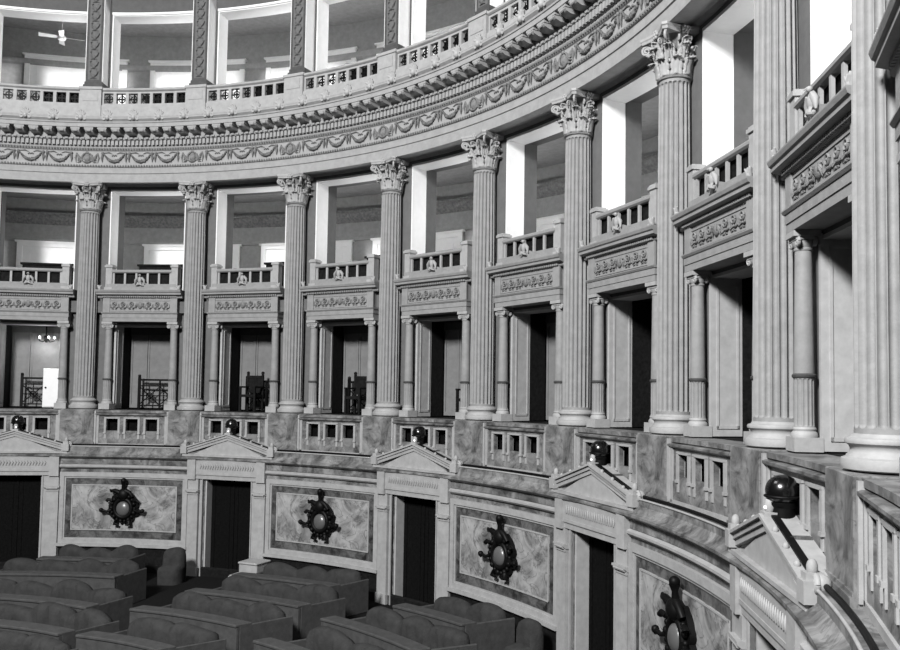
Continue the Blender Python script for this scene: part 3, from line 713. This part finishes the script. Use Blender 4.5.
def make_sconce(k):
    t = empty('shield_sconce', k, '', 'wall lamp', 'black shield sconces of the marble panels')
    F = -.66; zc = -2.88
    b = NB(); pts = []; n = 44
    for i in range(n):
        a = 2 * PI * i / n; r = .43 * (1 + .10 * abs(math.sin(a * 4.5)) + .05 * math.sin(a * 11)); pts.append((r * math.cos(a) * (1.12 if math.sin(a) < 0 else 1.0), zc + r * math.sin(a) * (1.05 if math.sin(a) > 0 else .9)))
    prism_v(b, pts, F - .07, F + .03)
    for i in range(18):
        a = 2 * PI * i / 18; ball(b, (.37 * math.cos(a), F - .10, zc + .38 * math.sin(a)), .05 + .015 * (i % 2), seg=8, rings=6)
    ring_of(b, (0, F - .10, zc), .27, .06, 24, 8)
    bp = obj('backplate', b, IRON, t, 50)
    b = NB(); ball(b, (0, F - .1, zc - .02), .215, sy=.5, seg=20, rings=12); obj('glass_globe', b, GLASS, t, 180)
    b = NB()   # crest with a crouching helm shape and plume
    ball(b, (0, F - .12, zc + .40), .19, sz=.9, sy=.7, seg=14, rings=9); tube(b, [(-.1, F - .15, zc + .45), (-.24, F - .18, zc + .52), (-.36, F - .16, zc + .50), (-.40, F - .16, zc + .55)], [.08, .06, .05, .02], 8)
    tube(b, [(0, F - .1, zc + .5), (0, F - .12, zc + .66), (.01, F - .13, zc + .76)], [.07, .05, .085], 10); ball(b, (.01, F - .13, zc + .80), .085, seg=12, rings=8)
    tube(b, [(.08, F - .12, zc + .5), (.22, F - .14, zc + .46), (.30, F - .12, zc + .34)], [.08, .06, .05], 8)
    obj('crest', b, IRON, t, 60)
    for s in (-1, 1):
        b = NB(); tube(b, [(s * .36, F - .10, zc - .05), (s * .5, F - .14, zc - .10), (s * .60, F - .16, zc - .07), (s * .66, F - .16, zc - .12)], [.05, .035, .045, .03], 8)
        ball(b, (s * .66, F - .16, zc - .06), .065, seg=10, rings=7); tube(b, [(s * .66, F - .16, zc - .10), (s * .69, F - .16, zc - .02)], [.03, .05], 8)
        obj('arm', b, IRON, t, 60)
        b = NB(); tube(b, [(s * .34, F - .12, zc + .22), (s * .46, F - .15, zc + .25), (s * .50, F - .15, zc + .20)], [.05, .045, .055], 7); obj('upper_scroll', b, IRON, t, 60)
        b = NB(); tube(b, [(s * .2, F - .1, zc - .38), (s * .24, F - .13, zc - .46), (s * .12, F - .14, zc - .48)], [.07, .06, .03], 7); obj('lower_scroll', b, IRON, t, 60)
    return t
q0 = make_sconce(1.5); q0['label'] = 'black shield sconce on the far left marble panel, above the benches'
for k, l in ((3.5, 'black shield sconce on the second marble panel from the left'), (5.5, 'black shield sconce on the heavily veined panel beside the middle doorway'), (7.5, 'black shield sconce on the shaded panel next to the nearest doorway')): copy_tree(q0, k, label=l)

# dark pipe rails on the ledge between the pediments
def make_pipe(k):
    t = empty('ledge_rail', k, '', 'rail', 'dark rails along the ledge between pediments')
    L = .53 * BAY
    b = NB(); tube(b, [(-L + i * 2 * L / 20, -.53, -1.06) for i in range(21)], .028, 8); obj('bar', b, IRON, t, 60)
    b = NB(); tube(b, [(-L + i * 2 * L / 20, -.60, -1.10) for i in range(21)], .018, 8); obj('lower_bar', b, TRIM, t, 60)
    for s in (-1, 1):
        b = NB(); ball(b, (s * (L + .03), -.55, -1.05), .085, seg=12, rings=8); ring_of(b, (s * (L + .03), -.6, -1.05), .07, .03, 14); obj('end_scroll', b, TRIM, t, 60)
    return t
r0 = make_pipe(1.5); r0['label'] = 'dark ledge rail above the far left marble panel'
for k, l in ((3.5, 'dark ledge rail between the second and third pediments from the left'), (5.5, 'dark ledge rail between the third and fourth pediments from the left'), (7.5, 'dark ledge rail left of the pediment with the near lamp'), (9.5, 'dark curved ledge rail running out at the lower right corner')): copy_tree(r0, k, label=l)

# black lamps standing on the roofs behind the pediments
def make_lamp(k):
    t = empty('globe_lamp', k, '', 'lamp', 'black lamps behind the pediments')
    V = -.53; z = -.78
    b = NB(); bx(b, -.62, .62, -.62, -.40, -1.16, z, 2); obj('box', b, MARBLE_D, t)
    b = NB(); lathe(b, [(.15, z), (.16, z + .03), (.13, z + .06), (.125, z + .22), (.15, z + .25), (.15, z + .28)], 20, (.0, V)); obj('base', b, IRON, t, 40)
    b = NB(); ball(b, (0, V, z + .40), .185, sz=.95, seg=24, rings=14); o = obj('globe', b, GLOSS, t, 180)
    b = NB(); ring_of(b, (0, V, z + .34), .185, .016, 24, 6, 'uv'); obj('rim', b, IRON, t, 60)
    b = NB(); ball(b, (.02, V - .19, z + .22), .02, seg=8, rings=6); obj('bulb', b, BULB, t, 60)
    return t
l0 = make_lamp(8.5); l0['label'] = 'black globe lamp behind the nearest pediment'
for k, l in ((6.5, 'black globe lamp behind the pediment between sixth and seventh columns'), (4.5, 'black globe lamp behind the middle pediment, under the fourth and fifth columns'), (2.5, 'black globe lamp behind the second pediment from the left'), (.5, 'black globe lamp behind the far left pediment')): copy_tree(l0, k, label=l)

# ------------------------------------------------------------------ things inside the galleries
def make_railing(k):
    t = empty('iron_railing', k, '', 'railing', 'iron railings in the lower openings')
    V = 1.0; a, c = -.13 * BAY, .24 * BAY
    for z0, z1 in ((.88, .94), (.70, .74), (.08, .12)): b = NB(); bx(b, a, c, V - .03, V + .03, z0, z1); obj('rail', b, IRON, t)
    b = NB(); m_ = (a + c) / 2; n = 8
    for u in (a, m_, c): bx(b, u - .02, u + .02, V - .02, V + .02, .0, .94, 1)
    for h0, h1 in ((a, m_), (m_, c)):
        cx = (h0 + h1) / 2; w = (h1 - h0) / 2
        for i in range(n):
            q = 2 * PI * i / n; tube(b, [(cx, V, .41), (cx + w * max(-1, min(1, 1.42 * math.cos(q))), V, .41 + .29 * max(-1, min(1, 1.42 * math.sin(q))))], .016, 5)
        ring_of(b, (cx, V, .41), .09, .02, 14)
    obj('lattice', b, IRON, t)
    for u in (a, c):
        b = NB(); bx(b, u - .035, u + .035, V - .035, V + .035, 0, 1.0, 1); ball(b, (u, V, 1.03), .05, seg=8, rings=6); obj('post', b, IRON, t)
    return t
ir = make_railing(1.5); ir['label'] = 'black iron lattice railing between the first and second columns'
copy_tree(ir, .5, label='black iron lattice railing in front of the white cupboard, far left'); copy_tree(ir, 2.5, label='black iron lattice railing between the second and third columns'); copy_tree(ir, 3.5, label='black iron lattice railing between the third and fourth columns')
def make_chair(k, u, label, v=.9):
    t = empty('high_backed_chair', k, label, 'chair', 'dark high-backed chairs in the lower gallery')
    b = NB(); bx(b, u - .26, u + .26, v - .25, v + .25, .42, .50, 1); obj('seat', b, DARKW, t)
    b = NB(); bx(b, u - .22, u + .22, v + .2, v + .25, .55, 1.02, 1); bx(b, u - .26, u + .26, v + .19, v + .26, 1.0, 1.08, 1); obj('backrest', b, DARKW, t)
    for s in (-1, 1):
        b = NB(); bx(b, u + s * .24 - .03, u + s * .24 + .03, v + .19, v + .25, 0, 1.12, 1); ball(b, (u + s * .24, v + .22, 1.16), .05, seg=8, rings=6); obj('rear_post', b, DARKW, t)
        b = NB(); bx(b, u + s * .24 - .03, u + s * .24 + .03, v - .25, v - .19, 0, .7, 1); obj('leg', b, DARKW, t)
        b = NB(); bx(b, u + s * .24 - .035, u + s * .24 + .035, v - .26, v + .2, .70, .75, 1); obj('armrest', b, DARKW, t)
    return t
make_chair(2.5, -.10, 'dark high-backed chair by the railing between second and third columns', 1.0 - .35)
make_chair(3.5, .12, 'dark high-backed chair between the third and fourth columns', .62)
make_chair(4.5, .52, 'dark high-backed chair half hidden by the fifth column', .75)
make_chair(5.5, .60, 'dark high-backed chair half hidden by the sixth column', .8)
t = empty('white_cupboard', .5, 'low white cupboard in the lower gallery under the chandelier', 'cupboard')
b = NB(); bx(b, .18, .70, .86, 1.2, 0, 1.22, 1); obj('body', b, WHITE, t, bevel=.01)
b = NB(); bx(b, .20, .68, .845, .86, .03, 1.19, 1); dr = obj('door', b, WHITE, t, bevel=.006)
b = NB(); ball(b, (.27, .83, .62), .03, seg=8, rings=6); obj('knob', b, IRON, dr)
t = empty('chandelier', .5, 'small lit chandelier hanging in the far left lower gallery', 'chandelier')
b = NB(); tube(b, [(.18, 1.0, 2.56), (.18, 1.0, 2.28)], .02, 6); ball(b, (.18, 1.0, 2.2), .07, seg=10, rings=7); ball(b, (.18, 1., 2.08), .04, seg=8, rings=6); obj('stem', b, IRON, t, 60)
for i in range(5):
    a = i * 2 * PI / 5 + .3; x, y = .18 + .22 * math.cos(a), 1. + .22 * math.sin(a)
    b = NB(); tube(b, [(.18, 1., 2.16), ((x + .18) / 2, (y + 1.) / 2, 2.06), (x, y, 2.10), (x, y, 2.16)], .014, 6); ar = obj('arm', b, IRON, t, 60)
    b = NB(); ball(b, (x, y, 2.2), .032, sz=1.4, seg=10, rings=7); obj('candle_bulb', b, BULB, ar, 180)
def lamp(name, k, u, v, z, e, r=.1):
    l = bpy.data.lights.new(name, 'POINT'); l.energy = e; l.shadow_soft_size = r; o = bpy.data.objects.new(name, l); COL.objects.link(o)
    o.location = frame(k) @ Vector((u, v, z)); return o
lamp('chandelier_light', .5, .18, .85, 1.95, 20)
for n in range(0, 9):
    lamp('upper_reveal_fill', n + .5, .45, 1.5, 5.4, 85, .25)  # added fill with no visible fixture, brightens the upper reveals
    lamp('attic_reveal_fill', n + .5, .5, 1.7, 11.2, 90, .25)  # same added fill for the attic reveals
# ceiling fans
def make_fan(k, u, v, z, rot, label, r=.62):
    t = empty('ceiling_fan', k, label, 'ceiling fan', 'white ceiling fans')
    b = NB(); lathe(b, [(.05, z - .12), (.11, z - .09), (.12, z - .02), (.10, z + .04), (.04, z + .07), (.018, z + .10), (.018, z + .82), (.06, z + .85), (.06, z + .9)], 16, (u, v)); obj('motor', b, WHITE, t, 50)
    for i in range(4):
        a = rot + i * PI / 2; d = Vector((math.cos(a), math.sin(a), 0)); n = Vector((-d.y, d.x, 0)); b = NB(); c = Vector((u, v, z - .02))
        vs = [c + d * q * r + n * h + Vector((0, 0, dz)) for q, h, dz in ((.12, -.03, 0), (.25, -.06, -.02), (1, -.08, -.03), (1, .08, .03), (.25, .06, .02), (.12, .03, 0))]
        lo = [b.verts.new(p) for p in vs]; hi = [b.verts.new(p + Vector((0, 0, .014))) for p in vs]
        for j in range(6): b.faces.new((lo[j], lo[(j + 1) % 6], hi[(j + 1) % 6], hi[j]))
        b.faces.new(lo[::-1]); b.faces.new(hi); obj('blade', b, WHITE, t)
    return t
make_fan(.5, -.08, 2.2, 12.4, .25, 'white ceiling fan in the top left attic opening')
make_fan(7.5, -.55, 1.9, 6.3, .5, 'white ceiling fan glimpsed in the upper gallery beside the eighth column')
# long dark cabinets behind the upper rails
for i, (k, z) in enumerate([(.5, 4.34), (1.5, 4.36), (2.5, 4.36), (3.5, 4.36)]):
    b = NB(); bx(b, -.55 if i < 2 else .1, 1.05, .95, 1.25, 3.3, z + .16); bx(b, (-.6 if i < 2 else .05), 1.1, .9, 1.3, z + .16, z + .22)
    o = obj('wooden_cabinet', b, DARKW); o.matrix_world = frame(k)
    tag(o, 'long low dark cabinet behind the upper balcony rail %s' % bayname(int(k)), 'cabinet', 'dark cabinets in the upper gallery')
b = NB(); bx(b, -.5, .5, .9, 1.2, 8.7, 9.95); bx(b, -.62, .62, .85, 1.25, 9.95, 10.02); o = obj('wooden_cabinet', b, DARKW); o.matrix_world = frame(1.5)
tag(o, 'low dark cabinet behind the attic balustrade above first and second columns', 'cabinet')

# ------------------------------------------------------------------ benches and desks on the hall floor
def make_bench(vl, kl, vr, kr, label, lobe=.92, seed=1, group='cloth-covered bench rows on the hall floor', desk=True, bt=.97):
    kc = (kl + kr) / 2; t = empty('bench_row', kc, label, 'bench', group)
    L = (kr - kl) * BAY; u0, u1 = -L / 2, L / 2; sl = (vr - vl) / L; vm = (vl + vr) / 2
    rr = random.Random(seed); ph = rr.uniform(0, 1)
    n = max(6, int(L / .07)); b = NB(); rows = []
    lobes = max(1, round(L * (R0 + vm) / R0 / lobe))
    for i in range(n + 1):
        s = i / n; u = u0 + L * s; x = s * lobes; w_ = abs(math.sin(PI * x)) ** (.55 + .25 * math.sin(int(x) * 2.3 + seed)); h = bt - .13 + (.14 + .05 * math.sin(int(x) * 3.7 + seed)) * w_ + .025 * math.sin(x * 5 + seed)
        e = min(1, min(s, 1 - s) * L / .10 + .25); e = math.sqrt(e)
        dn = .02 * math.sin(u * 9 + seed) + .015 * math.sin(u * 23 + 2 * seed); bul = .05 * w_
        prof = [(-.42, 0), (-.44, .38), (-.40, .46), (-.16 + dn, .50), (-.13 - bul + dn, h - .18), (-.09 - bul, h - .05), (.0, h), (.09 + bul * .5, h - .05), (.13, h - .2), (.15 + dn, .4), (.16, 0)]
        rows.append([b.verts.new((u, vm + sl * u + pv * e, FLOOR + pz * (1 if pz < .3 else (.9 + .1 * e)))) for pv, pz in prof])
    m = len(rows[0])
    for i in range(n):
        for j in range(m): b.faces.new((rows[i][j], rows[i][(j + 1) % m], rows[i + 1][(j + 1) % m], rows[i + 1][j]))
    b.faces.new(rows[0]); b.faces.new(rows[-1][::-1])
    obj('draped_backrest', b, CLOTH, t, 60)
    if desk:
        d0_, d1_ = -1.08, -.78; a, c = u0 - .12, u1 + .12
        def slab(v0, v1, z0, z1, a=a, c=c):
            b = NB(); n = max(2, int((c - a) / .3)); rs = []
            for i in range(n + 1):
                u = a + (c - a) * i / n; rs.append([b.verts.new((u, vm + sl * u + pv, FLOOR + pz)) for pv, pz in ((v0, z0), (v1, z0), (v1, z1), (v0, z1))])
            for i in range(n):
                for j in range(4): b.faces.new((rs[i][j], rs[i][(j + 1) % 4], rs[i + 1][(j + 1) % 4], rs[i + 1][j]))
            b.faces.new(rs[0]); b.faces.new(rs[-1][::-1]); return b
        obj('desk_top', slab(d0_ - .03, d1_ + .03, .77, .83), DESK, t, bevel=.015)
        obj('desk_front', slab(d0_, d0_ + .05, 0, .77), DESK, t)
        for q in (a, c - .06): obj('end_panel', slab(d0_ + .06, .18, 0, .80 if q > 0 else .70, q, q + .06), DESK, t, bevel=.02)
    return t
BN = [(-1.95, 1.10, -1.95, 1.88, 'cloth-covered bench row against the far left marble panel'),
      (-3.85, .9, -3.62, 2.28, 'cloth-covered bench row, second from the wall in the left block'),
      (-6.0, .6, -6.1, 3.02, 'cloth-covered bench row, third from the wall in the left block'),
      (-8.1, .9, -7.6, 3.78, 'cloth-covered bench row, fourth from the wall in the left block'),
      (-9.9, 1.6, -9.0, 4.5, 'cloth-covered bench row at the bottom left corner of the photo'),
      (-2.2, 3.30, -1.7, 4.25, 'cloth-covered bench row under the second sconce, nearest the wall in the middle block'),
      (-4.0, 3.42, -3.3, 4.62, 'cloth-covered bench row in front of the second doorway, middle block'),
      (-5.7, 3.55, -5.0, 4.84, 'cloth-covered bench row, third from the wall in the middle block'),
      (-7.4, 4.05, -6.75, 5.16, 'cloth-covered bench row, fourth from the wall in the middle block'),
      (-9.3, 4.95, -8.3, 6.0, 'cloth-covered bench row, nearest to the camera in the middle block'),
      (-1.65, 5.15, -1.25, 5.78, 'cloth-covered bench row under the third sconce, nearest the wall'),
      (-3.4, 5.15, -2.8, 6.20, 'cloth-covered bench row in front of the middle doorway'),
      (-5.1, 5.45, -4.4, 6.42, 'cloth-covered bench row nearest the bottom edge, right block')]
for i, q in enumerate(BN): make_bench(*q, seed=i + 1)
make_bench(-1.25, 5.98, -1.15, 6.16, 'single cloth-covered seat beside the fourth doorway', seed=21, desk=False)
make_bench(-1.62, 2.07, -1.50, 2.26, 'single cloth-covered seat standing left of the second doorway', seed=22, desk=False)
b = NB(); bx(b, 0, .66, -1.4, -.80, FLOOR, FLOOR + .62, 1); bx(b, -.02, .68, -1.43, -.79, FLOOR + .62, FLOOR + .68, 1)
o = obj('stone_block', b, TRIM, bevel=.02); o.matrix_world = frame(2.80); tag(o, 'pale stone block at the foot of the second doorway from the left', 'block')
b = NB(); bx(b, 0, .7, -1.95, -1.5, FLOOR, FLOOR + .40, 1); bx(b, .02, .68, -1.93, -1.52, FLOOR + .40, FLOOR + .43, 1)
o = obj('stone_step', b, TRIM, bevel=.02); o.matrix_world = frame(2.82); tag(o, 'low pale stone step in front of the second doorway', 'step')
